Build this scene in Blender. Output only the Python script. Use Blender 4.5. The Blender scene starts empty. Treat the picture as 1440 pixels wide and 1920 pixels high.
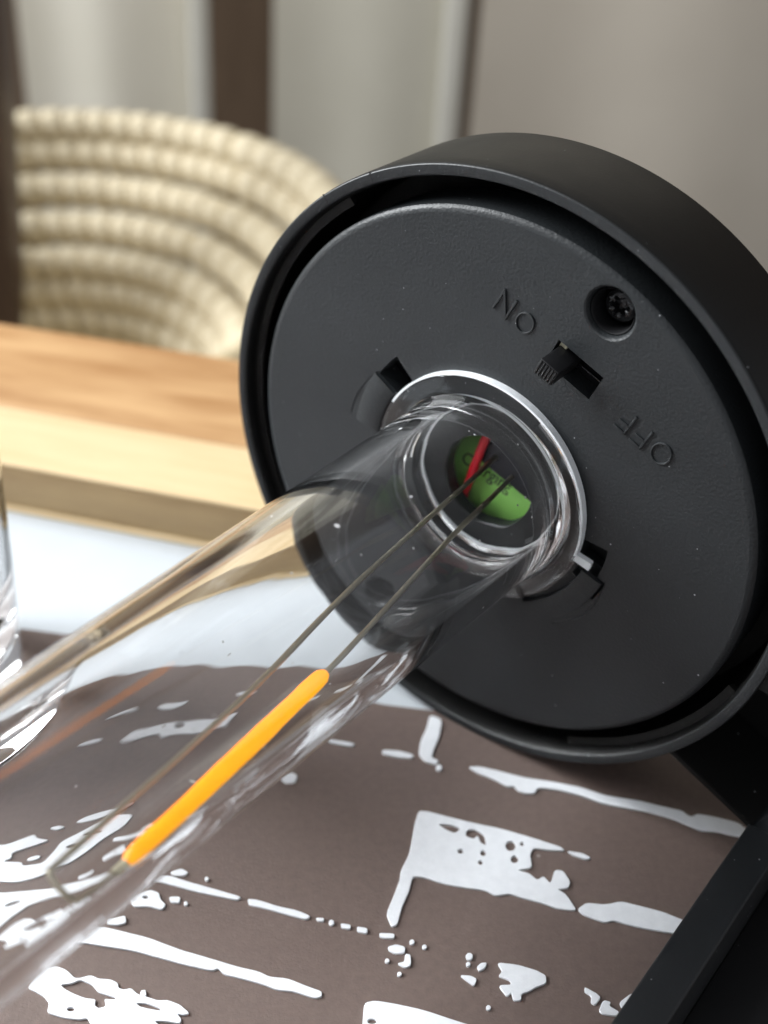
import bpy, bmesh, math, random
from mathutils import Vector, Matrix
random.seed(4)
PI = math.pi
S = bpy.context.scene
COL = S.collection
MM = 0.001

# ------------------------------------------------------------------ camera
PITCH = math.radians(36.0)
FPX, CX, CY = 2400.0, 720.0, 960.0            # focal length and centre in photo pixels
CAM_H = 138.06                                # mm above the card
cam_d = bpy.data.cameras.new('camera')
cam = bpy.data.objects.new('camera', cam_d)
COL.objects.link(cam)
cam.location = (0, 0, CAM_H * MM)
cam.rotation_euler = (PI / 2 - PITCH, 0, 0)
cam_d.sensor_fit = 'AUTO'
cam_d.sensor_width = 36
cam_d.lens = 36 * FPX / 1920
cam_d.clip_start = 0.002
cam_d.clip_end = 20
cam_d.dof.use_dof = True
cam_d.dof.focus_distance = 0.152
cam_d.dof.aperture_fstop = 16
S.camera = cam

# ------------------------------------------------------------------ world and lamps
w = bpy.data.worlds.new('World'); S.world = w; w.use_nodes = True
bg = w.node_tree.nodes['Background']
bg.inputs[0].default_value = (0.93, 0.95, 1.0, 1)
bg.inputs[1].default_value = 0.40

def area(name, loc, target, sx, sy, power, col):
    d = bpy.data.lights.new(name, 'AREA'); d.shape = 'RECTANGLE'
    d.size = sx; d.size_y = sy; d.energy = power; d.color = col
    o = bpy.data.objects.new(name, d); COL.objects.link(o)
    o.location = loc
    o.rotation_euler = (Vector(target) - Vector(loc)).to_track_quat('-Z', 'Y').to_euler()
    return o
area('window_light', (-2.30, 0.92, 1.50), (0.0, 0.16, 0.0), 1.75, 1.75, 242.0, (0.95, 0.98, 1.0))
area('curtain_fill', (-0.04, 0.26, 0.50), (-0.09, 0.64, 0.45), 0.35, 0.2, 2.3, (1.0, 0.97, 0.90))  # fill lamp added to brighten the curtains, no known source there

S.view_settings.view_transform = 'Standard'
S.view_settings.look = 'None'
S.view_settings.exposure = 0.0
S.view_settings.gamma = 1.0
S.cycles.max_bounces = 20
S.cycles.transmission_bounces = 18
S.cycles.glossy_bounces = 8
S.cycles.diffuse_bounces = 5
S.cycles.use_denoising = True
S.cycles.blur_glossy = 0.3

# ------------------------------------------------------------------ measuring (mm)
def c2w(v):
    x, y, z = v
    return Vector((x, z * math.cos(PITCH) - y * math.sin(PITCH), -y * math.cos(PITCH) - z * math.sin(PITCH)))
CAM = Vector((0, 0, CAM_H))
NW = c2w((-.604, .442, -.663)).normalized()   # axis of the lantern (lies nearly level)
C = c2w((12.8, -3.12, 167.04)) + CAM          # centre of its base plate
UW = Vector((0, 0, 1)).cross(NW).normalized()
VW = NW.cross(UW)
def ray(x, y): return c2w(((x - CX) / FPX, (y - CY) / FPX, 1.0))
def on(x, y, p0, n):
    d = ray(x, y); return CAM + d * ((p0 - CAM).dot(n) / d.dot(n))
def ground(x, y, z=0.0): return on(x, y, Vector((0, 0, z)), Vector((0, 0, 1)))
def wallpt(x, y, Y): return on(x, y, Vector((0, Y, 0)), Vector((0, 1, 0)))

# ------------------------------------------------------------------ materials
def mat(name):
    m = bpy.data.materials.new(name); m.use_nodes = True
    nt = m.node_tree; b = nt.nodes['Principled BSDF']
    return m, nt, b
def nd(nt, t, **kw):
    n = nt.nodes.new(t)
    for k, v in kw.items():
        if hasattr(n, k): setattr(n, k, v)
        else: n.inputs[k].default_value = v
    return n
def lk(nt, a, b): nt.links.new(a, b)
def coords(nt):
    return nd(nt, 'ShaderNodeTexCoord').outputs['Object']

def plastic(name, col, rough, grain=0.0, gscale=3000, dust=0.0, dscale=330, ior=1.5, smudge=0.06, dcol=(.62, .64, .66)):
    m, nt, b = mat(name)
    co = coords(nt)
    b.inputs['IOR'].default_value = ior
    n1 = nd(nt, 'ShaderNodeTexNoise'); n1.inputs['Scale'].default_value = 60; n1.inputs['Detail'].default_value = 5
    lk(nt, co, n1.inputs['Vector'])
    mr = nd(nt, 'ShaderNodeMapRange'); mr.inputs['From Min'].default_value = .3; mr.inputs['From Max'].default_value = .7
    mr.inputs['To Min'].default_value = rough - smudge; mr.inputs['To Max'].default_value = rough + smudge
    lk(nt, n1.outputs['Fac'], mr.inputs['Value']); lk(nt, mr.outputs[0], b.inputs['Roughness'])
    base = nd(nt, 'ShaderNodeRGB'); base.outputs[0].default_value = (*col, 1)
    cur = base.outputs[0]
    if dust > 0:
        for sc, size, keep in ((dscale, .06, .90), (dscale * 2.3, .085, .86), (dscale * .45, .018, .80)):
            v = nd(nt, 'ShaderNodeTexVoronoi'); v.inputs['Scale'].default_value = sc
            lk(nt, co, v.inputs['Vector'])
            lt = nd(nt, 'ShaderNodeMapRange'); lt.inputs['From Min'].default_value = size; lt.inputs['From Max'].default_value = size * .55
            lk(nt, v.outputs['Distance'], lt.inputs['Value'])
            sp = nd(nt, 'ShaderNodeSeparateColor'); lk(nt, v.outputs['Color'], sp.inputs[0])
            gt = nd(nt, 'ShaderNodeMath', operation='GREATER_THAN'); gt.inputs[1].default_value = 1 - (1 - keep) * dust
            lk(nt, sp.outputs[0], gt.inputs[0])
            mu = nd(nt, 'ShaderNodeMath', operation='MULTIPLY'); lk(nt, gt.outputs[0], mu.inputs[0]); lk(nt, lt.outputs[0], mu.inputs[1])
            mu2 = nd(nt, 'ShaderNodeMath', operation='MULTIPLY'); lk(nt, mu.outputs[0], mu2.inputs[0]); lk(nt, sp.outputs[1], mu2.inputs[1])
            mx = nd(nt, 'ShaderNodeMix', data_type='RGBA'); lk(nt, mu2.outputs[0], mx.inputs[0]); lk(nt, cur, mx.inputs[6])
            mx.inputs[7].default_value = (*dcol, 1)
            cur = mx.outputs[2]
    lk(nt, cur, b.inputs['Base Color'])
    if grain > 0:
        n2 = nd(nt, 'ShaderNodeTexNoise'); n2.inputs['Scale'].default_value = gscale; n2.inputs['Detail'].default_value = 3
        lk(nt, co, n2.inputs['Vector'])
        bp = nd(nt, 'ShaderNodeBump'); bp.inputs['Strength'].default_value = grain; bp.inputs['Distance'].default_value = .0001
        lk(nt, n2.outputs['Fac'], bp.inputs['Height']); lk(nt, bp.outputs[0], b.inputs['Normal'])
    return m

M = {}
M['plate'] = plastic('grained_black_plastic', (.0165, .0190, .0208), .46, .8, 2400, 1.0, 420)
M['housing'] = plastic('satin_black_plastic', (.007, .0070, .0067), .50, .25, 3000, .8, 330, ior=1.32)
M['strut'] = plastic('dusty_black_plastic', (.017, .019, .021), .5, .15, 3500, 1.3, 330)
M['dark'] = plastic('deep_black_plastic', (.006, .006, .007), .5, .1, 2000, .3, 300)
M['gloss'] = plastic('glossy_black_plastic', (.01, .01, .011), .18, 0, 1, .6, 600)
M['cream_plastic'] = plastic('cream_plastic', (.62, .58, .42), .4)
M['red'] = plastic('red_wire_insulation', (.72, .012, .03), .35)
M['pcb'] = plastic('dark_circuit_board', (.008, .010, .018), .3, 0, 1, .8, 700)

def glass(name, rough=0.0, col=(1, 1, 1), ior=1.49, scratch=True):
    m, nt, b = mat(name)
    b.inputs['Base Color'].default_value = (*col, 1)
    b.inputs['Transmission Weight'].default_value = 1
    b.inputs['Roughness'].default_value = rough
    b.inputs['IOR'].default_value = ior
    if scratch:
        co = coords(nt)
        mp = nd(nt, 'ShaderNodeMapping'); mp.inputs['Scale'].default_value = (120, 120, 22); lk(nt, co, mp.inputs[0])
        n = nd(nt, 'ShaderNodeTexNoise'); n.inputs['Scale'].default_value = 1.0; n.inputs['Detail'].default_value = 2
        lk(nt, mp.outputs[0], n.inputs['Vector'])
        bp = nd(nt, 'ShaderNodeBump'); bp.inputs['Strength'].default_value = .35; bp.inputs['Distance'].default_value = .00035
        lk(nt, n.outputs['Fac'], bp.inputs['Height']); lk(nt, bp.outputs[0], b.inputs['Normal'])
        # dust specks and hair scratches on the acrylic
        v = nd(nt, 'ShaderNodeTexVoronoi'); v.inputs['Scale'].default_value = 420; lk(nt, co, v.inputs['Vector'])
        lt = nd(nt, 'ShaderNodeMapRange'); lt.inputs['From Min'].default_value = .09; lt.inputs['From Max'].default_value = .05
        lk(nt, v.outputs['Distance'], lt.inputs['Value'])
        sp = nd(nt, 'ShaderNodeSeparateColor'); lk(nt, v.outputs['Color'], sp.inputs[0])
        gt = nd(nt, 'ShaderNodeMath', operation='GREATER_THAN'); gt.inputs[1].default_value = .86; lk(nt, sp.outputs[0], gt.inputs[0])
        mu = nd(nt, 'ShaderNodeMath', operation='MULTIPLY'); lk(nt, gt.outputs[0], mu.inputs[0]); lk(nt, lt.outputs[0], mu.inputs[1])
        mp2 = nd(nt, 'ShaderNodeMapping'); mp2.inputs['Scale'].default_value = (60, 900, 260); mp2.inputs['Rotation'].default_value = (.5, .3, .9); lk(nt, co, mp2.inputs[0])
        v2 = nd(nt, 'ShaderNodeTexVoronoi'); v2.inputs['Scale'].default_value = 1.0; lk(nt, mp2.outputs[0], v2.inputs['Vector'])
        l2 = nd(nt, 'ShaderNodeMapRange'); l2.inputs['From Min'].default_value = .10; l2.inputs['From Max'].default_value = .04
        lk(nt, v2.outputs['Distance'], l2.inputs['Value'])
        s2 = nd(nt, 'ShaderNodeSeparateColor'); lk(nt, v2.outputs['Color'], s2.inputs[0])
        g2 = nd(nt, 'ShaderNodeMath', operation='GREATER_THAN'); g2.inputs[1].default_value = .955; lk(nt, s2.outputs[1], g2.inputs[0])
        m3 = nd(nt, 'ShaderNodeMath', operation='MULTIPLY'); lk(nt, g2.outputs[0], m3.inputs[0]); lk(nt, l2.outputs[0], m3.inputs[1])
        mxx = nd(nt, 'ShaderNodeMath', operation='MAXIMUM'); lk(nt, mu.outputs[0], mxx.inputs[0]); lk(nt, m3.outputs[0], mxx.inputs[1])
        tr = nd(nt, 'ShaderNodeMapRange'); tr.inputs['To Min'].default_value = 1.0; tr.inputs['To Max'].default_value = .35
        lk(nt, mxx.outputs[0], tr.inputs['Value']); lk(nt, tr.outputs[0], b.inputs['Transmission Weight'])
    return m
M['acrylic'] = glass('clear_acrylic', 0.0)
M['clear'] = glass('clear_glass', 0.0, ior=1.5, scratch=False)

def frosted(name, col=(.86, .9, .95), mixf=.5):
    m, nt, b = mat(name)
    b.inputs['Base Color'].default_value = (*col, 1); b.inputs['Roughness'].default_value = .35
    b.inputs['Transmission Weight'].default_value = mixf; b.inputs['IOR'].default_value = 1.3
    co = coords(nt)
    n = nd(nt, 'ShaderNodeTexNoise'); n.inputs['Scale'].default_value = 900; n.inputs['Detail'].default_value = 4
    lk(nt, co, n.inputs['Vector'])
    bp = nd(nt, 'ShaderNodeBump'); bp.inputs['Strength'].default_value = .3; bp.inputs['Distance'].default_value = .0002
    lk(nt, n.outputs['Fac'], bp.inputs['Height']); lk(nt, bp.outputs[0], b.inputs['Normal'])
    return m
M['frost_edge'] = frosted('frosted_acrylic_edge', (.95, .98, 1.0), .25)
M['frost_ring'] = frosted('frosted_acrylic_seat', (.88, .92, .95), .05)

def filament_mat():
    m, nt, b = mat('orange_filament')
    co = coords(nt)
    n = nd(nt, 'ShaderNodeTexNoise'); n.inputs['Scale'].default_value = 500; n.inputs['Detail'].default_value = 3
    lk(nt, co, n.inputs['Vector'])
    r = nd(nt, 'ShaderNodeValToRGB')
    r.color_ramp.elements[0].color = (1.0, .10, .002, 1); r.color_ramp.elements[1].color = (1.0, .16, .003, 1)
    r.color_ramp.elements[0].position = .35; r.color_ramp.elements[1].position = .7
    lk(nt, n.outputs['Fac'], r.inputs[0]); lk(nt, r.outputs[0], b.inputs['Base Color'])
    b.inputs['Roughness'].default_value = .38
    b.inputs['Emission Color'].default_value = (1.0, .50, .0, 1); b.inputs['Emission Strength'].default_value = .95   # glow added to brighten the filament and its reflection
    b.inputs['Subsurface Radius'].default_value = (1, .35, .05)
    b.inputs['Subsurface Scale'].default_value = .0006
    return m
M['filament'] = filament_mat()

def metal(name, col, rough):
    m, nt, b = mat(name)
    b.inputs['Base Color'].default_value = (*col, 1); b.inputs['Metallic'].default_value = 1
    co = coords(nt)
    n = nd(nt, 'ShaderNodeTexNoise'); n.inputs['Scale'].default_value = 700; n.inputs['Detail'].default_value = 4
    lk(nt, co, n.inputs['Vector'])
    mr = nd(nt, 'ShaderNodeMapRange'); mr.inputs['To Min'].default_value = rough - .04; mr.inputs['To Max'].default_value = rough + .06
    lk(nt, n.outputs['Fac'], mr.inputs['Value']); lk(nt, mr.outputs[0], b.inputs['Roughness'])
    return m
M['wire'] = metal('tinned_wire', (.50, .45, .34), .32)

def fibre(name, c1, c2, scale, rough=.8, bump=.15, bdist=.0001, stretch=(1, 1, 1), detail=5, fleck=0.0):
    m, nt, b = mat(name)
    co = coords(nt)
    mp = nd(nt, 'ShaderNodeMapping'); mp.inputs['Scale'].default_value = stretch; lk(nt, co, mp.inputs[0])
    n = nd(nt, 'ShaderNodeTexNoise'); n.inputs['Scale'].default_value = scale; n.inputs['Detail'].default_value = detail
    n.inputs['Roughness'].default_value = .6
    lk(nt, mp.outputs[0], n.inputs['Vector'])
    r = nd(nt, 'ShaderNodeValToRGB')
    r.color_ramp.elements[0].color = (*c1, 1); r.color_ramp.elements[1].color = (*c2, 1)
    r.color_ramp.elements[0].position = .33; r.color_ramp.elements[1].position = .67
    lk(nt, n.outputs['Fac'], r.inputs[0])
    cur = r.outputs[0]
    if fleck:
        v = nd(nt, 'ShaderNodeTexVoronoi'); v.inputs['Scale'].default_value = 240; lk(nt, co, v.inputs['Vector'])
        lt = nd(nt, 'ShaderNodeMapRange'); lt.inputs['From Min'].default_value = .09; lt.inputs['From Max'].default_value = .04
        lk(nt, v.outputs['Distance'], lt.inputs['Value'])
        sp = nd(nt, 'ShaderNodeSeparateColor'); lk(nt, v.outputs['Color'], sp.inputs[0])
        gt = nd(nt, 'ShaderNodeMath', operation='GREATER_THAN'); gt.inputs[1].default_value = .93; lk(nt, sp.outputs[0], gt.inputs[0])
        mu = nd(nt, 'ShaderNodeMath', operation='MULTIPLY'); lk(nt, gt.outputs[0], mu.inputs[0]); lk(nt, lt.outputs[0], mu.inputs[1])
        mu2 = nd(nt, 'ShaderNodeMath', operation='MULTIPLY'); lk(nt, mu.outputs[0], mu2.inputs[0]); mu2.inputs[1].default_value = fleck
        mx = nd(nt, 'ShaderNodeMix', data_type='RGBA'); lk(nt, mu2.outputs[0], mx.inputs[0]); lk(nt, cur, mx.inputs[6])
        mx.inputs[7].default_value = (.45, .43, .42, 1); cur = mx.outputs[2]
    lk(nt, cur, b.inputs['Base Color'])
    b.inputs['Roughness'].default_value = rough
    n2 = nd(nt, 'ShaderNodeTexNoise'); n2.inputs['Scale'].default_value = scale * 3; n2.inputs['Detail'].default_value = 3
    lk(nt, mp.outputs[0], n2.inputs['Vector'])
    bp = nd(nt, 'ShaderNodeBump'); bp.inputs['Strength'].default_value = bump; bp.inputs['Distance'].default_value = bdist
    lk(nt, n2.outputs['Fac'], bp.inputs['Height']); lk(nt, bp.outputs[0], b.inputs['Normal'])
    return m
M['card'] = fibre('brown_printed_card', (.134, .097, .083), (.160, .115, .099), 900, .62, .35, .00012, fleck=.5)
M['white_print'] = fibre('white_raised_ink', (.79, .81, .84), (.85, .87, .90), 700, .75, .25)
M['table'] = fibre('white_tabletop', (.56, .60, .635), (.60, .64, .675), 40, .8, .05)
M['wood_orange'] = fibre('reddish_wood', (.36, .18, .065), (.56, .34, .16), 26, .5, .2, .0002, (1, 7, 7), 7)
M['wood_pale'] = fibre('pale_wood', (.66, .48, .26), (.76, .59, .36), 26, .5, .2, .0002, (1, 7, 7), 7)
M['wood_shaded'] = fibre('taupe_shaded_wood', (.34, .22, .10), (.46, .32, .155), 26, .5, .2, .0002, (1, 7, 7), 7)  # shade of the board's front face is put into this darker colour
M['rope'] = fibre('cream_rope', (.36, .29, .17), (.46, .38, .24), 260, .8, .5, .0005)
M['rope_stitch'] = fibre('cream_stitching', (.46, .39, .265), (.63, .555, .40), 320, .7, .4, .0004)
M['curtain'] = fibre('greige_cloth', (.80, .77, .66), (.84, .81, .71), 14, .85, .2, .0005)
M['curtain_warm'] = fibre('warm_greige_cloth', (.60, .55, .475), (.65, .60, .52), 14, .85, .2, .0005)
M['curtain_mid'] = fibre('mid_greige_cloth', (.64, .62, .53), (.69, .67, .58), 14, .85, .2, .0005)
M['curtain_pale'] = fibre('pale_fold_cloth', (.66, .65, .585), (.71, .70, .64), 22, .85, .2, .0005)
M['dark_wood'] = fibre('dark_brown_wood', (.155, .105, .068), (.195, .135, .09), 30, .6, .2, .0003, (6, 6, 1))
M['dark_wood_red'] = fibre('dark_reddish_wood', (.040, .022, .018), (.075, .045, .038), 30, .45, .2, .0003, (6, 6, 1))
M['floor'] = fibre('brown_floor', (.06, .045, .035), (.10, .08, .06), 12, .6)

def battery_mat():
    m = plastic('green_battery_wrap', (.42, .92, .20), .3)
    return m
M['battery'] = battery_mat()
M['ink'] = plastic('black_ink', (.012, .02, .01), .5)

# ------------------------------------------------------------------ mesh helpers (all in mm, written in m)
def finish(name, bm, m, parent=None, smooth=35, loc=None):
    me = bpy.data.meshes.new(name)
    bmesh.ops.recalc_face_normals(bm, faces=bm.faces[:])
    bm.to_mesh(me); bm.free()
    return link(name, me, m, parent, smooth)
def link(name, me, m, parent=None, smooth=35, scale=True):
    if scale: me.transform(Matrix.Scale(MM, 4))
    me.materials.clear(); me.materials.append(m)
    if smooth:
        me.shade_smooth()
        try: me.set_sharp_from_angle(angle=math.radians(smooth))
        except Exception: pass
    o = bpy.data.objects.new(name, me); COL.objects.link(o)
    if parent is not None: o.parent = parent
    return o
def tag(o, label=None, cat=None, group=None, kind=None):
    if label: o['label'] = label
    if cat: o['category'] = cat
    if group: o['group'] = group
    if kind: o['kind'] = kind
    return o
def empty(name, mtx, label, cat, group=None):
    o = bpy.data.objects.new(name, None); COL.objects.link(o)
    o.matrix_world = mtx; o.empty_display_size = .01
    return tag(o, label, cat, group)
def lathe(bm, prof, n=96, closed=True, a0=0.0, a1=2 * PI, mtx=None):
    full = abs(a1 - a0 - 2 * PI) < 1e-6
    cols = n if full else n + 1
    rows = []
    for r, z in prof:
        if r < 1e-6 and full:
            rows.append([bm.verts.new((0, 0, z))] * cols)
        else:
            rows.append([bm.verts.new((r * math.cos(a0 + (a1 - a0) * i / n), r * math.sin(a0 + (a1 - a0) * i / n), z)) for i in range(cols)])
    m = len(prof)
    for j in range(m if closed else m - 1):
        A, B = rows[j], rows[(j + 1) % m]
        for i in range(n):
            k = (i + 1) % cols
            vs = []
            for v in (A[i], A[k], B[k], B[i]):
                if v not in vs: vs.append(v)
            if len(vs) >= 3:
                try: bm.faces.new(vs)
                except ValueError: pass
    if not full and closed:
        for c in (0, cols - 1):
            try: bm.faces.new([rows[j][c] for j in range(m)])
            except ValueError: pass
    if mtx is not None:
        vs = {v for r in rows for v in r}
        bmesh.ops.transform(bm, matrix=mtx, verts=list(vs))
def box(bm, c, s, rot=None, bevel=0.0, seg=2):
    r = bmesh.ops.create_cube(bm, size=1.0)
    vs = r['verts']
    bmesh.ops.scale(bm, vec=s, verts=vs)
    if bevel > 0:
        es = list({e for v in vs for e in v.link_edges})
        rr = bmesh.ops.bevel(bm, geom=es, offset=bevel, segments=seg, affect='EDGES', profile=.5)
        vs = list(set([v for v in vs if v.is_valid] + rr['verts']))
    mt = Matrix.Translation(c) @ (rot.to_4x4() if rot is not None else Matrix.Identity(4))
    bmesh.ops.transform(bm, matrix=mt, verts=vs)
def prism(bm, poly, z0, z1):
    a = [bm.verts.new((x, y, z1)) for x, y in poly]; b = [bm.verts.new((x, y, z0)) for x, y in poly]
    bm.faces.new(a); bm.faces.new(b[::-1])
    for i in range(len(a)):
        j = (i + 1) % len(a); bm.faces.new((a[i], b[i], b[j], a[j]))
def catmull(pts, sub=6):
    out = []
    n = len(pts)
    for i in range(n - 1):
        p0 = pts[max(i - 1, 0)]; p1 = pts[i]; p2 = pts[i + 1]; p3 = pts[min(i + 2, n - 1)]
        for s in range(sub):
            t = s / sub
            out.append(.5 * ((2 * p1) + (p2 - p0) * t + (2 * p0 - 5 * p1 + 4 * p2 - p3) * t * t + (3 * p1 - p0 - 3 * p2 + p3) * t ** 3))
    out.append(pts[-1].copy())
    return out
def tube(bm, pts, rad, n=12, cap=True, round_end=False, flat=1.0):
    if not callable(rad):
        rr = rad; rad = lambda t: rr
    pts = [Vector(p) for p in pts]
    rings = []
    t0 = (pts[1] - pts[0]).normalized()
    up = Vector((0, 0, 1)) if abs(t0.z) < .9 else Vector((0, 1, 0))
    side = t0.cross(up).normalized()
    for i, p in enumerate(pts):
        if i == 0: t = pts[1] - pts[0]
        elif i == len(pts) - 1: t = pts[-1] - pts[-2]
        else: t = pts[i + 1] - pts[i - 1]
        t.normalize()
        side = (side - t * side.dot(t)).normalized(); nn = t.cross(side)
        r = rad(i / (len(pts) - 1))
        rings.append([bm.verts.new(p + side * (r * math.cos(2 * PI * k / n)) + nn * (flat * r * math.sin(2 * PI * k / n))) for k in range(n)])
    for a, b in zip(rings, rings[1:]):
        for k in range(n):
            bm.faces.new((a[k], a[(k + 1) % n], b[(k + 1) % n], b[k]))
    if cap:
        bm.faces.new(rings[0][::-1]); bm.faces.new(rings[-1])
def boolean(o_mesh, cutters):
    """cut the closed cutter meshes (mm) out of o_mesh, return the new mesh"""
    base = bpy.data.objects.new('base_tmp', o_mesh); COL.objects.link(base)
    tmp = []
    for c in cutters:
        me = bpy.data.meshes.new('cut_tmp'); bmesh.ops.recalc_face_normals(c, faces=c.faces[:]); c.to_mesh(me); c.free()
        co = bpy.data.objects.new('cut_tmp', me); COL.objects.link(co); tmp.append(co)
        md = base.modifiers.new('b', 'BOOLEAN'); md.operation = 'DIFFERENCE'; md.solver = 'EXACT'; md.object = co
    dg = bpy.context.evaluated_depsgraph_get(); dg.update()
    res = bpy.data.meshes.new_from_object(base.evaluated_get(dg))
    for t in tmp + [base]:
        d = t.data; bpy.data.objects.remove(t); bpy.data.meshes.remove(d)
    return res

# ------------------------------------------------------------------ setting
def slab(name, x0, x1, y0, y1, z0, z1, m, bevel=.0):
    bm = bmesh.new(); box(bm, ((x0 + x1) / 2, (y0 + y1) / 2, (z0 + z1) / 2), (x1 - x0, y1 - y0, z1 - z0), bevel=bevel)
    return finish(name, bm, m)
bm = bmesh.new()
top = [(-420, -260), (420, -260), (420, 60), (-28.0, 228), (-80, 243), (-420, 330)]
for z in (0,):
    a = [bm.verts.new((x, y, -.6)) for x, y in top]; b_ = [bm.verts.new((x, y, -22)) for x, y in top]
    bm.faces.new(a); bm.faces.new(b_[::-1])
    for i in range(len(top)):
        j = (i + 1) % len(top); bm.faces.new((a[i], b_[i], b_[j], a[j]))
tag(finish('table', bm, M['table'], smooth=0), kind='structure')
tag(slab('floor', -1500, 1500, -800, 900, -420, -400, M['floor']), kind='structure')
tag(slab('wall', -900, 1500, 780, 800, -399, 1200, M['dark_wood']), kind='structure')

# ------------------------------------------------------------------ curtains and dark post in the background
def cloth_panel(x0, x1, Y, m, label, folds, amp, lean=.055, base=0.0, name='curtain'):
    """hanging cloth between photo columns x0 and x1 (top of the frame) at distance Y"""
    X0 = wallpt(x0, 0, Y).x; X1 = wallpt(x1, 0, Y).x
    bm = bmesh.new(); nx, nz = 60, 14; th = 2.5
    def P(i, k, back):
        t = i / nx; z = -380 + 900 * k / nz
        x = X0 + (X1 - X0) * t + lean * (z - wallpt(x0, 0, Y).z)
        y = Y + amp * math.sin(folds * 2 * PI * t + .6) * (1 + .12 * math.sin(z * .012 + t * 7)) + amp * .35 * math.sin(folds * 5.3 * t + 2) + (th if back else 0)
        return bm.verts.new((x, y, z))
    F = [[P(i, k, 0) for k in range(nz + 1)] for i in range(nx + 1)]
    B = [[P(i, k, 1) for k in range(nz + 1)] for i in range(nx + 1)]
    for i in range(nx):
        for k in range(nz):
            bm.faces.new((F[i][k], F[i + 1][k], F[i + 1][k + 1], F[i][k + 1]))
            bm.faces.new((B[i][k], B[i][k + 1], B[i + 1][k + 1], B[i + 1][k]))
    for k in range(nz):
        bm.faces.new((F[0][k], F[0][k + 1], B[0][k + 1], B[0][k])); bm.faces.new((F[nx][k], B[nx][k], B[nx][k + 1], F[nx][k + 1]))
    for i in range(nx):
        bm.faces.new((F[i][0], B[i][0], B[i + 1][0], F[i + 1][0])); bm.faces.new((F[i][nz], F[i + 1][nz], B[i + 1][nz], B[i][nz]))
    o = finish(name, bm, m, smooth=60)
    return tag(o, label, 'curtain', 'curtain panels hanging behind the basket')
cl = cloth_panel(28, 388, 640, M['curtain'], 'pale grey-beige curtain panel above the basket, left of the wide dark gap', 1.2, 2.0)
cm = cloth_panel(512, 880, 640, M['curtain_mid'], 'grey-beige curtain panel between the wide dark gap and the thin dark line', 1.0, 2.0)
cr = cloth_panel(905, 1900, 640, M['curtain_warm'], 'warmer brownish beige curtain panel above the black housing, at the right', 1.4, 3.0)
for c_, x0, x1, Y in ((cl, 352, 388, 634), (cm, 838, 880, 634)):
    X0, X1 = wallpt(x0, 0, Y).x, wallpt(x1, 0, Y).x
    bm = bmesh.new(); box(bm, ((X0 + X1) / 2, Y + 2, 70), (X1 - X0, 5, 890), bevel=1.8)
    for v in bm.verts: v.co.x += .055 * (v.co.z - wallpt(x0, 0, Y).z)
    finish('edge_fold', bm, M['curtain_pale'], c_)  # pale strip stands in for a fold catching light at the panel edge
# dark upright post at the far left
A = wallpt(-60, 300, 400).x; B = wallpt(32, 300, 400).x
bm = bmesh.new(); box(bm, ((A + B) / 2, 412, 0), (B - A, 20, 800), bevel=3)
for v in bm.verts: v.co.x += .115 * v.co.z - 3.0
post = finish('dark_post', bm, M['dark_wood_red'])
tag(post, 'dark reddish-brown upright post at the far left edge, beside the basket', 'post')

# ------------------------------------------------------------------ coiled rope basket (open, its far inner wall in view)
rows = [(-22, 107.0), (-31, 103.0), (-40.5, 93.0), (-51, 84.0), (-61, 75), (-70.5, 71), (-80, 68), (-89, 66)]
BC = Vector((-118.0, 351.0, 0))
basket = empty('basket', Matrix.Translation(Vector((BC.x, BC.y, -95)) * MM), 'round open basket of thick cream coiled rope with wrapped stitches', 'basket')
for k, (z, R) in enumerate(rows):
    rc = 5.75
    bm = bmesh.new()
    n = 180
    rg = []
    for i in range(n):
        a = 2 * PI * i / n
        c = Vector((R * math.cos(a), R * math.sin(a), z + 95)); e = Vector((math.cos(a), math.sin(a), 0))
        rr = rc * (1 + .03 * math.sin(i * 2.1 + k))
        rg.append([bm.verts.new(c + e * (rr * math.cos(2 * PI * j / 10)) + Vector((0, 0, rr * .95 * math.sin(2 * PI * j / 10)))) for j in range(10)])
    for i in range(n):
        for j in range(10):
            bm.faces.new((rg[i][j], rg[(i + 1) % n][j], rg[(i + 1) % n][(j + 1) % 10], rg[i][(j + 1) % 10]))
    coil = finish('coil', bm, M['rope'], basket)
    # wrapped stitches: two meshes per coil, turned round the basket axis
    pitch = 8.6 / R
    def stitch_bm(half, lift):
        bm = bmesh.new(); rg = []
        for s in range(7):
            t = -1 + 2 * s / 6; a = half * t
            bul = rc - .5 + lift * math.sqrt(max(0, 1 - t ** 4))
            e = Vector((math.cos(a), math.sin(a), 0)); tang = Vector((-math.sin(a), math.cos(a), 0))
            rg.append([bm.verts.new(Vector((R * e.x, R * e.y, 0)) + e * (bul * math.cos(2 * PI * j / 12)) + Vector((0, 0, bul * math.sin(2 * PI * j / 12))) + tang * (1.6 * math.sin(2 * PI * j / 12))) for j in range(12)])
        for s in range(6):
            for j in range(12):
                bm.faces.new((rg[s][j], rg[s + 1][j], rg[s + 1][(j + 1) % 12], rg[s][(j + 1) % 12]))
        return bm
    mes = [None, None]
    a = math.radians(6) + k * .013
    while a < math.radians(112):
        wide = 1 if a < math.radians(48) else 0
        f = 1.3 if wide else 1.0
        if mes[wide] is None:
            st = finish('stitch', stitch_bm(pitch * f * .46, 1.35 if wide else 1.0), M['rope_stitch'], coil); mes[wide] = st.data
        else:
            st = bpy.data.objects.new('stitch', mes[wide]); COL.objects.link(st); st.parent = coil
        st.location = (0, 0, (z + 95) * MM); st.rotation_euler = (0, 0, a)
        st.scale = (1, 1, 1 + random.uniform(-.04, .06))
        a += pitch * f * random.uniform(.96, 1.04)
bm = bmesh.new()
lathe(bm, [(0, .0), (66, .0), (66, 4), (0, 4)], 64)
finish('basket_base', bm, M['rope'], basket)

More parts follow.
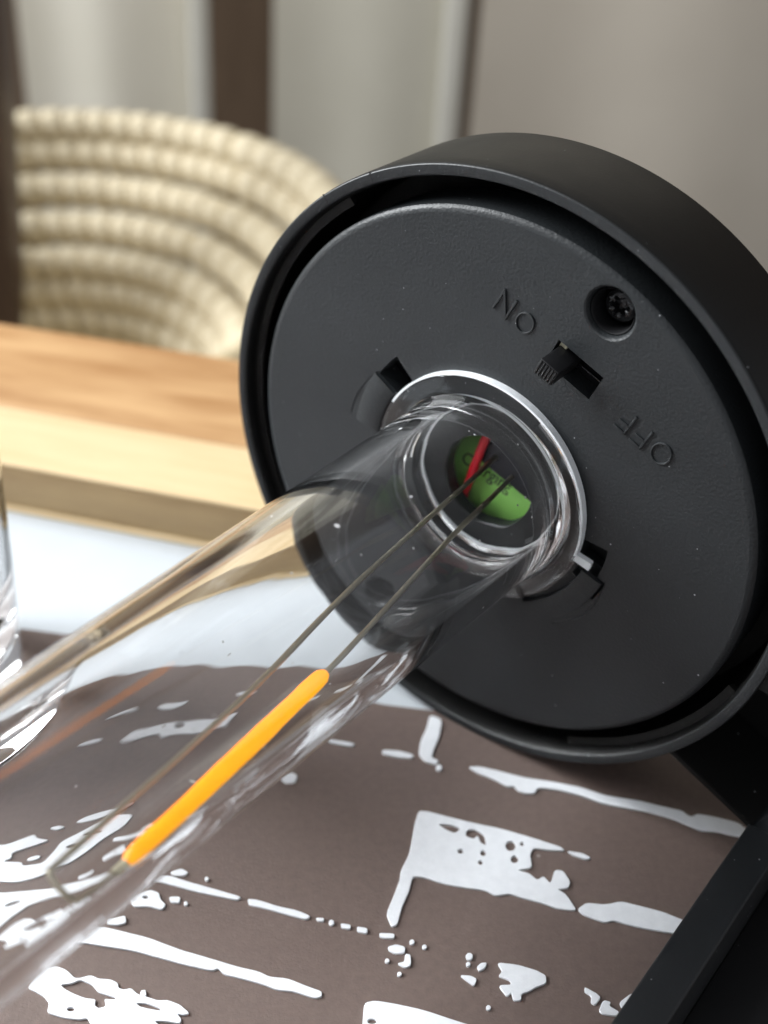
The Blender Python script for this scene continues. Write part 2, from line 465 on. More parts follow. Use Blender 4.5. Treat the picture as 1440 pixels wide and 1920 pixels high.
# ------------------------------------------------------------------ laminated wooden board
BH = 10.0
f0 = ground(0, 953, -.6); f1 = ground(400, 1030, -.6)
d = (f1 - f0).normalized(); nrm = Vector((-d.y, d.x, 0))
if nrm.y < 0: nrm = -nrm
def depth_at(y0, x0): # distance behind the front line of a top-face point
    return (ground(x0, y0, BH) - f0).dot(nrm)
s1 = max(.5, depth_at(762, 0)); s2 = depth_at(606, 0)
MB = Matrix(((d.x, nrm.x, 0, 0), (d.y, nrm.y, 0, 0), (0, 0, 1, 0), (0, 0, 0, 1)))
MBW = MB.copy(); MBW.translation = Vector((f0.x, f0.y, -.6)) * MM
board = empty('wooden_board', MBW, 'laminated wooden board with reddish and pale strips lying across the white table', 'board')
L0, L1 = -160, 320
def strip(name, y0, y1, z0, z1, m, bev):
    bm = bmesh.new(); box(bm, ((L0 + L1) / 2, (y0 + y1) / 2, (z0 + z1) / 2), (L1 - L0, y1 - y0, z1 - z0), bevel=bev, seg=3)
    return finish(name, bm, m, board)
HT = BH + .6
strip('front_strip', 0, 3.0, 1.2, HT - .55, M['wood_shaded'], .3)
strip('bottom_strip', -.5, 3.0, 0.02, 1.18, M['wood_pale'], .3)
strip('pale_strip', -.1, s1 - .05, HT - .54, HT, M['wood_pale'], .2)
strip('pale_core', 3.01, s1 - .05, .02, HT - .55, M['wood_pale'], .1)
strip('reddish_strip', s1, s2, .02, HT + .1, M['wood_orange'], .5)

# ------------------------------------------------------------------ brown card with raised white brick print
def chaikin(p, n=2):
    for _ in range(n):
        q = []
        for i in range(len(p)):
            a, b = Vector(p[i]), Vector(p[(i + 1) % len(p)])
            q += [a * .84 + b * .16, a * .16 + b * .84]
        p = q
    return p
card_pts = [(-190, 196), (-120, 175.5), (-60.3, 157.9), (-50.4, 156.0), (-25, 148.4), (0, 140.2), (7, 139.0), (40, 135), (150, 128), (150, -60), (-190, -60)]
bm = bmesh.new()
a = [bm.verts.new((x, y, 0)) for x, y in card_pts]; b_ = [bm.verts.new((x, y, -.58)) for x, y in card_pts]
bm.faces.new(a); bm.faces.new(b_[::-1])
for i in range(len(a)):
    j = (i + 1) % len(a); bm.faces.new((a[i], b_[i], b_[j], a[j]))
card = finish('printed_card', bm, M['card'], smooth=0)
tag(card, 'brown card printed with raised white worn brick outlines under the lantern', 'card')

Rr = lambda pts: [(720 + x / 2, 1280 + y / 2) for x, y in pts]
Ll = lambda pts: [(x / 2, 1280 + y / 2) for x, y in pts]
Zz = lambda pts: [(x / 4, 1540 + y / 4) for x, y in pts]
def ell(cx, cy, rx, ry=None, n=8):
    ry = ry or rx
    return [(cx + rx * math.cos(2 * PI * i / n + .3), cy + ry * math.sin(2 * PI * i / n + .3)) for i in range(n)]
SH = []
def sh(f, outer, *holes): SH.append((f(outer), [f(h) for h in holes]))
sh(Rr, [(172, 118), (218, 135), (208, 200), (188, 245), (178, 278), (206, 290), (192, 304), (152, 292), (130, 264), (138, 215), (160, 170)])
sh(Rr, ell(206, 316, 12))
sh(Rr, [(-5, 249), (60, 253), (112, 268), (105, 281), (50, 277), (-8, 263)])
sh(Rr, [(315, 312), (360, 312), (430, 328), (520, 352), (640, 370), (740, 390), (830, 420), (890, 430), (960, 440), (1060, 465), (1120, 478), (1138, 494), (1155, 500), (1175, 489), (1240, 500), (1330, 522), (1362, 550), (1350, 576), (1300, 568), (1250, 555), (1190, 552), (1150, 535), (1080, 505), (980, 478), (900, 465), (820, 450), (740, 420), (650, 398), (577, 390), (566, 413), (530, 412), (502, 402), (490, 386), (462, 387), (430, 368), (390, 350), (350, 335)])
sh(Rr, [(130, 478), (165, 480), (240, 500), (340, 525), (440, 545), (560, 580), (660, 612), (680, 627), (620, 625), (562, 617), (548, 640), (557, 692), (498, 700), (545, 712), (575, 738), (598, 722), (625, 752), (640, 700), (672, 702), (700, 745), (692, 768), (650, 772), (680, 788), (700, 815), (724, 852), (650, 845), (600, 825), (540, 810), (470, 788), (420, 797), (380, 775), (300, 765), (220, 750), (150, 726), (107, 724), (95, 780), (70, 830), (50, 906), (28, 914), (8, 865), (40, 790), (60, 735), (62, 705), (95, 640), (105, 590), (115, 530)],
   [(200, 526), (250, 530), (292, 545), (264, 562), (235, 550)],
   [(306, 572), (312, 548), (345, 548), (378, 570), (384, 608), (362, 597), (352, 570), (335, 584)],
   ell(475, 610, 20), ell(490, 660, 15), ell(287, 630, 11, 9), ell(372, 637, 11), ell(362, 672, 9), ell(518, 602, 8))
sh(Rr, [(686, 628), (740, 635), (778, 654), (760, 661), (710, 645)])
sh(Rr, [(726, 846), (760, 822), (830, 830), (890, 817), (950, 832), (1050, 858), (1115, 885), (1260, 930), (1240, 980), (1090, 937), (1040, 930), (960, 915), (900, 900), (860, 888), (830, 897), (780, 880), (745, 866)])
sh(Rr, [(-18, 936), (40, 938), (40, 956), (0, 955), (-16, 950)])
sh(Rr, [(14, 988), (45, 978), (80, 988), (78, 1012), (40, 1014), (18, 1002)])
sh(Rr, [(80, 1014), (100, 1016), (102, 1058), (80, 1067), (48, 1050), (76, 1044)])
for c_ in ((105, 970, 10), (152, 988, 9), (12, 1040, 9), (58, 1090, 9), (320, 1024, 14), (316, 1053, 9), (392, 1216, 10)): sh(Rr, ell(*c_))
sh(Rr, [(348, 1062), (365, 1048), (388, 1047), (378, 1070), (356, 1080)])
sh(Rr, [(284, 1094), (325, 1096), (350, 1108), (338, 1136), (312, 1116)])
sh(Rr, [(424, 1046), (500, 1055), (570, 1075), (608, 1095), (610, 1125), (570, 1140), (545, 1155), (516, 1165), (515, 1190), (485, 1190), (478, 1158), (462, 1176), (428, 1132), (478, 1130), (472, 1113), (428, 1098), (444, 1080)])
sh(Rr, [(752, 1138), (800, 1163), (814, 1180), (792, 1207), (776, 1197), (778, 1172), (753, 1157)])
sh(Rr, [(806, 1227), (822, 1188), (852, 1194), (846, 1210), (884, 1232), (872, 1248), (820, 1240)])
sh(Rr, [(882, 1196), (930, 1160), (935, 1185), (892, 1218)])
sh(Rr, [(-75, 1198), (-30, 1189), (60, 1205), (150, 1225), (260, 1262), (420, 1310), (420, 1400), (-92, 1400), (-82, 1290)], ell(-45, 1268, 18, 10))
sh(Ll, [(1184, 879), (1216, 880), (1213, 893), (1190, 891)])
sh(Ll, ell(1243, 897, 11))
sh(Ll, [(1278, 899), (1316, 905), (1313, 923), (1280, 916)])
sh(Ll, [(1338, 911), (1379, 918), (1377, 939), (1340, 931)])
sh(Ll, [(928, 808), (960, 810), (1050, 838), (1110, 850), (1166, 873), (1150, 886), (1080, 868), (1000, 845), (932, 831)])
sh(Ll, [(500, 700), (600, 718), (640, 722), (720, 748), (800, 770), (907, 801), (890, 813), (820, 798), (740, 782), (660, 760), (590, 742), (500, 722)])
sh(Ll, [(636, 707), (680, 694), (706, 708), (692, 722), (650, 720)])
sh(Ll, ell(775, 733, 8))
sh(Ll, [(480, 800), (560, 773), (596, 785), (602, 810), (622, 830), (606, 850), (560, 836), (500, 838)], ell(545, 802, 12, 6))
sh(Ll, [(633, 800), (676, 800), (674, 824), (640, 822)])
sh(Ll, ell(697, 825, 8))
sh(Ll, [(400, 880), (430, 880), (470, 870), (474, 898), (440, 907), (400, 902)])
sh(Ll, [(-100, 855), (60, 862), (200, 895), (300, 905), (400, 915), (480, 935), (560, 955), (680, 1000), (800, 1035), (900, 1065), (970, 1080), (1010, 1100), (1080, 1107), (1150, 1135), (1207, 1155), (1207, 1175), (1180, 1181), (1100, 1155), (1040, 1150), (990, 1130), (900, 1105), (840, 1092), (818, 1068), (795, 1078), (700, 1057), (600, 1030), (500, 1002), (400, 987), (330, 975), (200, 960), (120, 1010), (40, 1090), (-60, 1180), (-200, 1260), (-200, 845)], ell(20, 1000, 30, 12), ell(110, 935, 40, 9), ell(-70, 1080, 40, 20))
sh(Zz, [(200, 1240), (330, 1100), (420, 1080), (500, 1110), (560, 1170), (600, 1170), (680, 1148), (740, 1175), (830, 1180), (885, 1208), (890, 1245), (930, 1257), (980, 1245), (1040, 1295), (1100, 1310), (1180, 1338), (1260, 1335), (1350, 1370), (1424, 1436), (1370, 1448), (1328, 1438), (1362, 1480), (1350, 1512), (1250, 1495), (1150, 1492), (1260, 1560), (1250, 1700), (750, 1700), (660, 1470), (600, 1482), (480, 1470), (350, 1430), (368, 1360), (330, 1310), (270, 1275)],
   [(452, 1222), (540, 1210), (600, 1183), (690, 1220), (740, 1280), (860, 1313), (874, 1332), (780, 1325), (792, 1382), (740, 1397), (708, 1375), (720, 1330), (640, 1322), (550, 1287), (490, 1255)],
   ell(530, 1405, 30, 17), [(1018, 1358), (1100, 1360), (1200, 1398), (1206, 1416), (1120, 1402), (1050, 1384)])
sh(Zz, [(1058, 1262), (1092, 1258), (1098, 1300), (1072, 1318), (1048, 1290)])
sh(Ll, [(558, 78), (590, 66), (640, 71), (690, 79), (670, 95), (620, 98), (575, 92)])
sh(Ll, [(888, 88), (920, 79), (988, 88), (960, 99)])
sh(Ll, [(428, 218), (480, 178), (560, 171), (650, 180), (750, 179), (850, 186), (930, 184), (905, 215), (885, 247), (800, 239), (720, 236), (640, 225), (605, 232), (592, 214), (500, 214), (440, 223)], ell(675, 192, 22, 11), ell(830, 202, 22, 9))
sh(Ll, [(1228, 209), (1332, 225), (1320, 236), (1240, 222)])
sh(Ll, [(1046, 350), (1095, 333), (1116, 345), (1106, 372), (1068, 374)])
sh(Ll, [(340, 90), (400, 78), (484, 68), (470, 80), (400, 92)])
sh(Ll, [(250, 205), (300, 192), (356, 190), (340, 204), (280, 210)])
sh(Ll, [(-100, 600), (0, 618), (60, 606), (130, 596), (150, 620), (200, 635), (140, 650), (50, 667), (56, 692), (20, 702), (100, 722), (110, 746), (200, 752), (240, 700), (260, 660), (330, 640), (470, 590), (560, 596), (530, 650), (460, 690), (400, 745), (330, 790), (260, 800), (200, 826), (60, 820), (-100, 770)], ell(150, 715, 30, 12), ell(330, 700, 40, 10), ell(400, 655, 45, 9))
sh(Ll, [(300, 570), (340, 556), (420, 552), (480, 556), (562, 542), (500, 572), (400, 588), (330, 582)])
sh(Ll, [(193, 580), (230, 574), (258, 585), (222, 593)])
for outer, holes in SH:
    cu = bpy.data.curves.new('print_tmp', 'CURVE'); cu.dimensions = '2D'; cu.fill_mode = 'BOTH'
    ctr = ground(*outer[0])
    for poly in [outer] + holes:
        pts = [ground(x, y, .4) for x, y in poly]
        p2 = [q + Vector((random.uniform(-.014, .014), random.uniform(-.014, .014))) for q in chaikin([(p.x, p.y) for p in pts], 2)]
        sp = cu.splines.new('POLY'); sp.points.add(len(p2) - 1); sp.use_cyclic_u = True
        for q, p in zip(sp.points, p2): q.co = (p[0], p[1], 0, 1)
    cu.extrude = .11; cu.bevel_depth = .07; cu.bevel_resolution = 2; cu.offset = -.07
    oc = bpy.data.objects.new('print_tmp', cu); COL.objects.link(oc)
    dg = bpy.context.evaluated_depsgraph_get()
    me = bpy.data.meshes.new_from_object(oc.evaluated_get(dg))
    bpy.data.objects.remove(oc); bpy.data.curves.remove(cu)
    me.transform(Matrix.Translation((0, 0, .14)))
    link('print_patch', me, M['white_print'], card, smooth=50)

# ------------------------------------------------------------------ the lantern (local frame: x = U, y = V, z = out of the base plate)
LB = 42.4
base = C - VW * LB
ML = Matrix(((UW.x, VW.x, NW.x, 0), (UW.y, VW.y, NW.y, 0), (UW.z, VW.z, NW.z, 0), (0, 0, 0, 1)))
MLW = ML.copy(); MLW.translation = base * MM
lantern = empty('lantern', MLW, 'black plastic lantern lying on its side with its clear tube and orange filament exposed', 'lantern')
OFF = Matrix.Translation((0, LB, 0))
def part(name, bm, m, parent=None, smooth=35):
    bmesh.ops.transform(bm, matrix=OFF, verts=bm.verts[:])
    return finish(name, bm, m, parent or lantern, smooth)
def part_me(name, me, m, parent=None, smooth=35):
    me.transform(OFF); return link(name, me, m, parent or lantern, smooth)

# housing drum
bm = bmesh.new()
lathe(bm, [(42.4, .28), (42.46, .2), (42.5, .1), (42.5, -2), (42.25, -14.6), (41.9, -15.2), (41.2, -15.5), (0, -15.5), (0, -13.5),
           (39.8, -13.5), (40.3, -12.8), (40.6, -3), (40.75, -.5), (40.95, .1), (41.0, .2), (41.15, .28), (42.3, .28)], 200)
ring = part('housing', bm, M['housing'])
bm2 = bmesh.new(); lathe(bm2, [(41.0, .285), (42.38, .285), (42.38, .44), (42.28, .52), (41.25, .52), (41.08, .42)], 200)
part('rim', bm2, M['plate'], ring)
for a0, a1, r, zz in ((125, 208, 40.45, -1.6), (-66, -22, 40.45, -1.6)):
    bm = bmesh.new()
    lathe(bm, [(r - .9, zz), (r + .6, zz + .25), (r + .6, zz - .9), (r - .5, zz - .7)], 60, True, math.radians(a0), math.radians(a1))
    part('snap_ridge', bm, M['housing'], ring)
    ring_child = COL.objects[-1]
# fine moulding cracks across the rim
for px in ((693, 324), (607, 367)):
    q = on(*px, C + NW * .5, NW) - C
    a = math.atan2(q.dot(VW), q.dot(UW))
    bm = bmesh.new()
    box(bm, (41.9 * math.cos(a), 41.9 * math.sin(a), .50), (1.3, .16, .08), Matrix.Rotation(a, 3, 'Z'))
    part('seam', bm, M['dark'], ring)

# base plate
bm = bmesh.new()
prof = [(4.0, -1.42), (12.95, -1.42), (13.1, -1.3), (13.15, -.15), (13.3, 0), (36.55, 0), (36.9, -.05), (37.2, -.2), (37.42, -.45), (37.5, -.8), (37.5, -7), (36, -7), (36, -3.5), (4.0, -3.5)]
lathe(bm, prof, 180)
me = bpy.data.meshes.new('plate'); bmesh.ops.recalc_face_normals(bm, faces=bm.faces[:]); bm.to_mesh(me); bm.free()
cut = []
c = bmesh.new(); lathe(c, [(0, -6), (6.6, -6), (6.6, -1.7), (6.75, -1.5), (6.75, .5), (0, .5)], 96, mtx=Matrix.Translation((-.85, -.7, 0))); cut.append(c)
SCREWS = [(14.9, 29.6), (-16.2, -27.4)]
for sx, sy in SCREWS:
    c = bmesh.new()
    lathe(c, [(0, -6), (2.75, -6), (2.85, -1.2), (2.95, -.5), (3.15, -.12), (3.45, .06), (3.5, .5), (0, .5)], 48, mtx=Matrix.Translation((sx, sy, 0)))
    cut.append(c)
sa = math.atan2(21.3 - 24.17, 15.2 - 8.9)      # direction of the switch slot
sc = Vector((11.25, 21.25, 0)); sd = Vector((math.cos(sa), math.sin(sa), 0)); sn = Vector((-sd.y, sd.x, 0))
RS = Matrix((sd, sn, Vector((0, 0, 1)))).transposed()
c = bmesh.new(); box(c, sc + Vector((0, 0, -2)), (6.9, 3.7, 6), RS); cut.append(c)
def slotbox(ang0, ang1, r0, r1, depth):
    c = bmesh.new(); lathe(c, [(r0, .5), (r1, .5), (r1, -depth), (r0, -depth)], 10, True, math.radians(ang0), math.radians(ang1)); return c
cut.append(slotbox(134.7, 147.1, 15.4, 20.4, 5))
cut.append(slotbox(-19.3, -4.7, 15.4, 18.9, 5))
cut.append(slotbox(-29.3, -18.7, 15.9, 20.2, 2.2))
cut.append(slotbox(150.7, 178.9, 13.4, 17.3, 1.0))
cut.append(slotbox(-62.7, -24.9, 13.4, 16.9, 1.0))
def arcgroove(pts, wd=.16):
    c = bmesh.new(); tube(c, catmull([Vector((x, y, .02)) for x, y in pts], 8), wd, 8); return c
cut.append(arcgroove([(-17.0, 11.45), (-19.3, 9.0), (-20.9, 6.2), (-21.8, 3.4)], .13))
cut.append(arcgroove([(18.8, -7.0), (18.3, -9.8), (16.6, -12.9), (13.6, -15.6), (12.3, -16.3)], .2))
me = boolean(me, cut)
plate = part_me('base_plate', me, M['plate'], smooth=28)
for p in plate.data.polygons:
    if abs(p.normal.z) > .999: p.use_smooth = False

# dark pocket liners added to block the view through the openings
bm = bmesh.new(); box(bm, (12, 21, -6.0), (12, 9, .4)); lathe(bm, [(13.5, -4.3), (24, -4.3), (24, -3.9), (13.5, -3.9)], 64)
part('dark_liner', bm, M['dark'], plate)
# tab tile edges (raised ramps beside the slots)
for a0, a1, ra, rb_ in ((147.6, 172, 16.9, 20.9), (-50, -19.9, 16.7, 19.9)):
    bm = bmesh.new(); lathe(bm, [(ra, -.3), (ra + .1, .25), (ra + .4, .38), (rb_ - .35, .38), (rb_ - .08, .25), (rb_, -.3)], 24, True, math.radians(a0), math.radians(a1))
    part('locking_tab', bm, M['plate'], plate)
# screws
for i, (sx, sy) in enumerate(SCREWS):
    bm = bmesh.new()
    pr = [(0, -3.3), (.72, -3.3), (1.0, -2.35), (1.22, -2.2), (1.6, -2.25), (1.95, -2.55), (2.05, -3.2), (2.05, -5.9), (0, -5.9)]
    n = 72
    rows_ = []
    for j, (r, z) in enumerate(pr):
        if r == 0: rows_.append([bm.verts.new((0, 0, z))] * n); continue
        ring_ = []
        for q in range(n):
            a = 2 * PI * q / n
            k = 1.0
            if j in (1, 2): k = 1 + .24 * math.cos(6 * a)
            if j == 3: k = 1 + .12 * math.cos(6 * a)
            ring_.append(bm.verts.new((r * k * math.cos(a), r * k * math.sin(a), z)))
        rows_.append(ring_)
    for A_, B_ in zip(rows_, rows_[1:]):
        for q in range(n):
            vs = []
            for v in (A_[q], A_[(q + 1) % n], B_[(q + 1) % n], B_[q]):
                if v not in vs: vs.append(v)
            if len(vs) > 2: bm.faces.new(vs)
    bmesh.ops.transform(bm, matrix=Matrix.Translation((sx, sy, 0)), verts=bm.verts[:])
    part('screw', bm, M['gloss'], plate)
    bm = bmesh.new(); lathe(bm, [(2.6, -6), (2.745, -6), (2.745, -.62), (2.6, -.9)], 48, mtx=Matrix.Translation((sx, sy, 0)))
    part('screw_shade_liner', bm, M['dark'], plate)  # black liner added to darken the recess, standing in for its shade

# slide switch
bm = bmesh.new()
box(bm, sc + Vector((0, 0, -3.6)), (8.4, 4.6, 1.6), RS, .1)
box(bm, sc + sd * 1.2 - sn * .55 + Vector((0, 0, -2.6)), (5.0, .35, 1.0), RS, .08)
switch = part('switch', bm, M['gloss'])
bm = bmesh.new(); box(bm, sc - sd * 2.75 + sn * 1.25 + Vector((0, 0, -1.55)), (1.0, .9, 1.9), RS, .12)
part('contact_block', bm, M['cream_plastic'], switch)
kc = sc - sd * 1.75 - sn * .1
bm = bmesh.new()
box(bm, kc + Vector((0, 0, .7)), (2.7, 2.2, 6.0), RS, .12)
for i in range(6):
    box(bm, kc - sd * (1.35 - .27 - .432 * i) - sn * 1.0 + Vector((0, 0, 1.2)), (.22, .55, 4.8), RS, .05)
    box(bm, kc - sd * (1.35 - .27 - .432 * i) + Vector((0, 0, 3.7)), (.22, 1.9, .35), RS, .05)
part('slider', bm, M['dark'], switch)

# raised letters: strokes laid along the local text frame
def letter(kind, px, py, ang, h=2.9):
    X = Vector((math.cos(ang), math.sin(ang), 0)); Y = Vector((-X.y, X.x, 0)); o = Vector((px, py, .03))
    R3 = Matrix((X, Y, Vector((0, 0, 1)))).transposed()
    bm = bmesh.new(); t = .30
    def bar(x0, y0, x1, y1):
        a = o + X * x0 + Y * y0; b = o + X * x1 + Y * y1
        dd = b - a; an = math.atan2(dd.y, dd.x)
        box(bm, (a + b) / 2, (dd.length + t, t, .42), Matrix.Rotation(an, 3, 'Z'), .06, 2)
    w2, h2 = h * .34, h / 2
    if kind == 'N': bar(-w2, -h2, -w2, h2); bar(-w2, h2, w2, -h2); bar(w2, -h2, w2, h2)
    if kind == 'F': bar(-w2 * .7, -h2, -w2 * .7, h2); bar(-w2 * .7, h2, w2 * .9, h2); bar(-w2 * .7, .1 * h, w2 * .7, .1 * h)
    if kind == 'O':
        n = 40
        lathe(bm, [(1.0 * h2 + t / 2, -.2), (1.0 * h2 + t / 2 - .05, .17), (h2, .21), (1.0 * h2 - t / 2 + .05, .17), (h2 - t / 2, -.2)], n,
              mtx=Matrix.Translation(o) @ Matrix.Scale(.86, 4, X))
    part('letter', bm, M['plate'], plate)
ta = math.atan2(26.63 - 25.1, 1.33 - 4.22)
letter('O', 4.22, 25.1, ta, 2.7); letter('N', 1.33, 26.63, ta, 2.9)
tb = math.atan2(17.06 - 14.73, 18.78 - 23.6)
letter('O', 23.65, 14.6, tb, 2.8); letter('F', 20.95, 15.85, tb, 2.8); letter('F', 18.75, 17.0, tb, 2.8)

# inside the opening: battery, circuit board, red wire
ba = math.radians(-15)
bx = Vector((math.cos(ba), math.sin(ba), 0)); by = Vector((-bx.y, bx.x, 0))
bm = bmesh.new()
BP = Vector((-4.7, -7.0, -15.2))
prof = [(0, -20), (8.2, -20), (8.7, -19.6), (8.8, -19), (8.8, 19), (8.7, 19.6), (8.2, 20), (0, 20)]
MX = Matrix.Translation(BP) @ Matrix((bx, by, Vector((0, 0, 1)))).transposed().to_4x4() @ Matrix.Rotation(PI / 2, 4, 'Y')
lathe(bm, prof, 64, mtx=MX)
battery = part('battery', bm, M['battery'])
def wrap_text(txt, size, along, around):
    cu = bpy.data.curves.new('t', 'FONT'); cu.body = txt; cu.size = size; cu.resolution_u = 3
    ot = bpy.data.objects.new('t', cu); COL.objects.link(ot)
    dg = bpy.context.evaluated_depsgraph_get()
    me = bpy.data.meshes.new_from_object(ot.evaluated_get(dg)); bpy.data.objects.remove(ot); bpy.data.curves.remove(cu)
    b = bmesh.new(); b.from_mesh(me); bpy.data.meshes.remove(me)
    R_ = 8.83
    F3 = Matrix((bx, by, Vector((0, 0, 1)))).transposed()
    for v in b.verts:
        x = v.co.x + along; th = (v.co.y + around) / R_
        v.co = F3 @ Vector((x, R_ * math.sin(th), R_ * math.cos(th))) + BP
    bmesh.ops.solidify(b, geom=b.faces[:], thickness=.02)
    part('battery_lettering', b, M['ink'], battery)
wrap_text('Charging', 2.4, -5.0, 3.0)
wrap_text('c', 2.4, -3.4, 5.3)
bm = bmesh.new()
pb = math.radians(-21.4); px_ = Vector((math.cos(pb), math.sin(pb), 0)); py_ = Vector((-px_.y, px_.x, 0))
prism(bm, [(-3.9, -.1), (9.0, -5.3), (12, 4), (6, 12), (-2.2, 12), (-2.9, 4.6)], -4.9, -4.75)
part('circuit_board', bm, M['pcb'])
bm = bmesh.new()
tube(bm, catmull([Vector(p) for p in ((-2.0, 9.2, -5.6), (-2.7, 5.8, -4.7), (-3.9, 1.4, -4.2), (-5.1, -2.6, -4.4), (-6.3, -6.4, -5.0), (-7.6, -10, -6))], 8), .66, 14)
part('red_wire', bm, M['red'])

# clear tube
vd = CAM - C
wl = NW.cross(C - CAM).normalized()
wv = Vector((wl.dot(UW), wl.dot(VW), 0))      # image-plane direction across the tube, in the lantern frame
p6 = wv * -.60 + Vector((0, 0, 6)); p78 = wv * -1.75 + Vector((0, 0, 78))
az = (p78 - p6).normalized(); ax = Vector((1, 0, 0)); ax = (ax - az * ax.dot(az)).normalized(); ay = az.cross(ax)
o0 = p6 - az * 6
MT = Matrix((ax, ay, az)).transposed().to_4x4(); MT.translation = o0
RO = lambda z: 13.15 - .0155 * z
RI = lambda z: 11.15 - .0155 * z
bm = bmesh.new()
outer = [(15.5, 0.02), (15.72, .1), (15.72, 1.15), (15.5, 1.3), (13.9, 1.3), (13.35, 1.55), (RO(2.5), 2.5)]
ZO, ZI = 97.0, 92.0
for i in range(1, 15): outer.append((RO(i * ZO / 14), max(2.5, i * ZO / 14)))
ro = RO(ZO)
for i in range(1, 13): a = i / 12 * PI / 2; outer.append((ro * math.cos(a) if i < 12 else 0, ZO + 8.5 * math.sin(a)))
ri = RI(ZI); inner = []
for i in range(0, 12): a = (12 - i) / 12 * PI / 2; inner.append((ri * math.cos(a) if i > 0 else 0, ZI + 8.0 * math.sin(a)))
for i in range(14, -1, -1): inner.append((RI(i * ZI / 14), i * ZI / 14 if i else -1.0))
prof = outer + inner + [(RO(0) - .35, -1.0), (RO(0) - .35, 0.02)]
lathe(bm, prof, 160, mtx=None)
me = bpy.data.meshes.new('tube'); bmesh.ops.recalc_face_normals(bm, faces=bm.faces[:]); bm.to_mesh(me); bm.free()
me.transform(OFF @ MT)
gt = link('clear_tube', me, M['acrylic'], lantern, smooth=50)
def tpart(name, bm, m, parent, smooth=35):
    bmesh.ops.transform(bm, matrix=OFF @ MT, verts=bm.verts[:]); return finish(name, bm, m, parent, smooth)
bm = bmesh.new(); lathe(bm, [(15.74, .06), (16.0, .08), (16.02, 1.15), (15.74, 1.2)], 160, True, math.radians(-13), math.radians(150))
tpart('flange_edge', bm, M['frost_edge'], gt)  # frosted white on the upper arc only, holding the light glowing in the edge
bm = bmesh.new(); lathe(bm, [(15.74, .06), (16.0, .08), (16.02, 1.15), (15.74, 1.2)], 160, True, math.radians(151), math.radians(346))
tpart('flange_edge', bm, M['acrylic'], gt)
bm = bmesh.new(); lathe(bm, [(10.8, -1.38), (12.85, -1.38), (12.85, -1.06), (10.8, -1.06)], 120)
tpart('tube_seat', bm, M['frost_ring'], gt)
bm = bmesh.new(); lathe(bm, [(15.9, .1), (18.0, .1), (18.2, .3), (18.2, .85), (15.9, .9)], 8, True, math.radians(-16.5), math.radians(-12.6))
tpart('bayonet_lug', bm, M['frost_edge'], gt)

# filament and its leads (z along the axis, w across the picture)
def ZW(z, ww, d_=0.0):
    vv = Vector((-wv.y, wv.x, 0))
    return Vector((0, 0, z)) + wv * ww + vv * d_
bm = bmesh.new()
tube(bm, catmull([ZW(38.2, 5.45), ZW(46, 6.0), ZW(54, 6.55), ZW(62, 7.05), ZW(69.3, 7.45)], 8), lambda t: (1 + .018 * math.sin(t * 61) + .015 * math.sin(t * 23)) * (1 - (abs(2 * t - 1)) ** 16 * .45), 20)
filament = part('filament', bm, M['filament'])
bm = bmesh.new(); tube(bm, [ZW(69.2, 7.45), ZW(70.3, 7.52), ZW(70.8, 7.55)], .55, 10); part('filament_tip', bm, M['cream_plastic'], filament)
bm = bmesh.new()
tube(bm, catmull([ZW(-7.5, 1.0), ZW(0, 1.7), ZW(10.3, 2.4), ZW(24, 4.0), ZW(34, 5.1), ZW(38.6, 5.45)], 8), .35, 12, flat=.85)
part('lead_wire', bm, M['wire'])
bm = bmesh.new()
tube(bm, catmull([ZW(-8, -2.5), ZW(3.7, -1.6), ZW(17, -.8), ZW(31.5, .2), ZW(47.7, 2.0), ZW(60, 2.7), ZW(74.3, 3.35), ZW(75.3, 3.45), ZW(75.75, 4.0), ZW(75.5, 6.6), ZW(74.2, 7.4), ZW(70.6, 7.5)], 8), .35, 12, flat=.85)
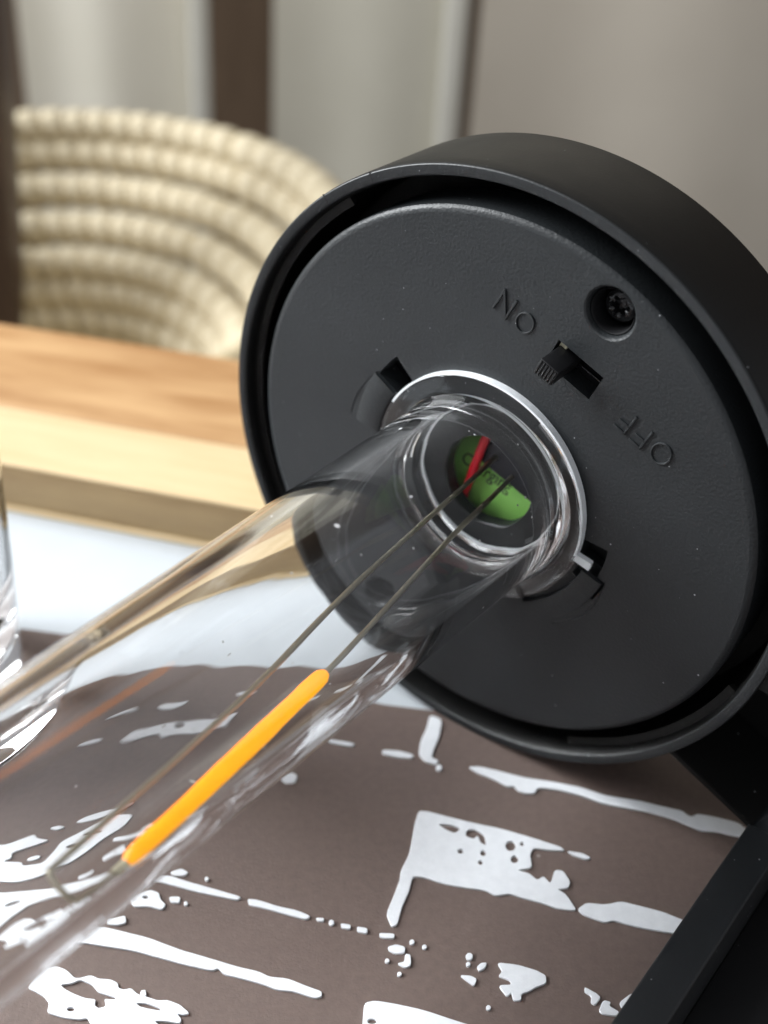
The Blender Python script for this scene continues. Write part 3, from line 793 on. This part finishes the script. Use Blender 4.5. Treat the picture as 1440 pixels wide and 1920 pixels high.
part('lead_wire', bm, M['wire'])

# arm and strut
def plate_pt(u, v, z): return Vector((u, v, z))
def wallpoly(x0, y0, x1, y1, t):
    dx, dy = x1 - x0, y1 - y0; l = math.hypot(dx, dy); nx, ny = -dy / l * t, dx / l * t
    return [(x0, y0), (x1, y1), (x1 + nx, y1 + ny), (x0 + nx, y0 + ny)]
bm = bmesh.new()
prism(bm, wallpoly(31.6, -28.3, 43.9, -34.2, .95), -14.5, .3)
prism(bm, [(40.6, -11.9), (41.8, -2.0), (60, -2.0), (60, -14.6)], -14.5, .28)
prism(bm, [(31, -28), (36, -15), (40.5, -9), (41.9, -2.2), (60, -2.2), (60, -36), (44, -34.6)], -14.95, -13.4)
bmesh.ops.bevel(bm, geom=[e for e in bm.edges if all(v.co.z > .2 for v in e.verts)], offset=.12, segments=2, affect='EDGES')
arm = part('hollow_arm', bm, M['housing'], ring)
bm = bmesh.new()
box(bm, (46.15, -37.9, 52), (5.0, 9.0, 104), bevel=.35, seg=3)
box(bm, (53.5, -34.8, -6.5), (19, 2.4, 14), bevel=.3)
strut = part('strut', bm, M['strut'])
bm = bmesh.new()
box(bm, (55.5, -41.3, 52), (13.6, 1.6, 104), bevel=.2)
part('strut_foot', bm, M['dark'], strut)

# ------------------------------------------------------------------ clear glass at the left edge
g = ground(16, 1288, 0)
tumb = empty('glass_tumbler', Matrix.Translation(Vector((g.x - 15.2, g.y, 0)) * MM), 'clear thick-bottomed glass tumbler cut off by the left edge of the photo', 'tumbler')
bm = bmesh.new()
lathe(bm, [(0, .15), (15.5, .15), (16.6, .7), (17.2, 2.0), (17.6, 5), (19.0, 22), (20.6, 45), (22.5, 70), (22.2, 70.4), (21.3, 70), (19.3, 45), (17.6, 22), (16.2, 11), (14.0, 8), (9, 6.8), (0, 6.5)], 96)
finish('tumbler_body', bm, M['clear'], tumb, smooth=60)
print('triangles', sum(len(o.data.loop_triangles) if o.data.calc_loop_triangles() is None else 0 for o in bpy.data.objects if o.type == 'MESH'))
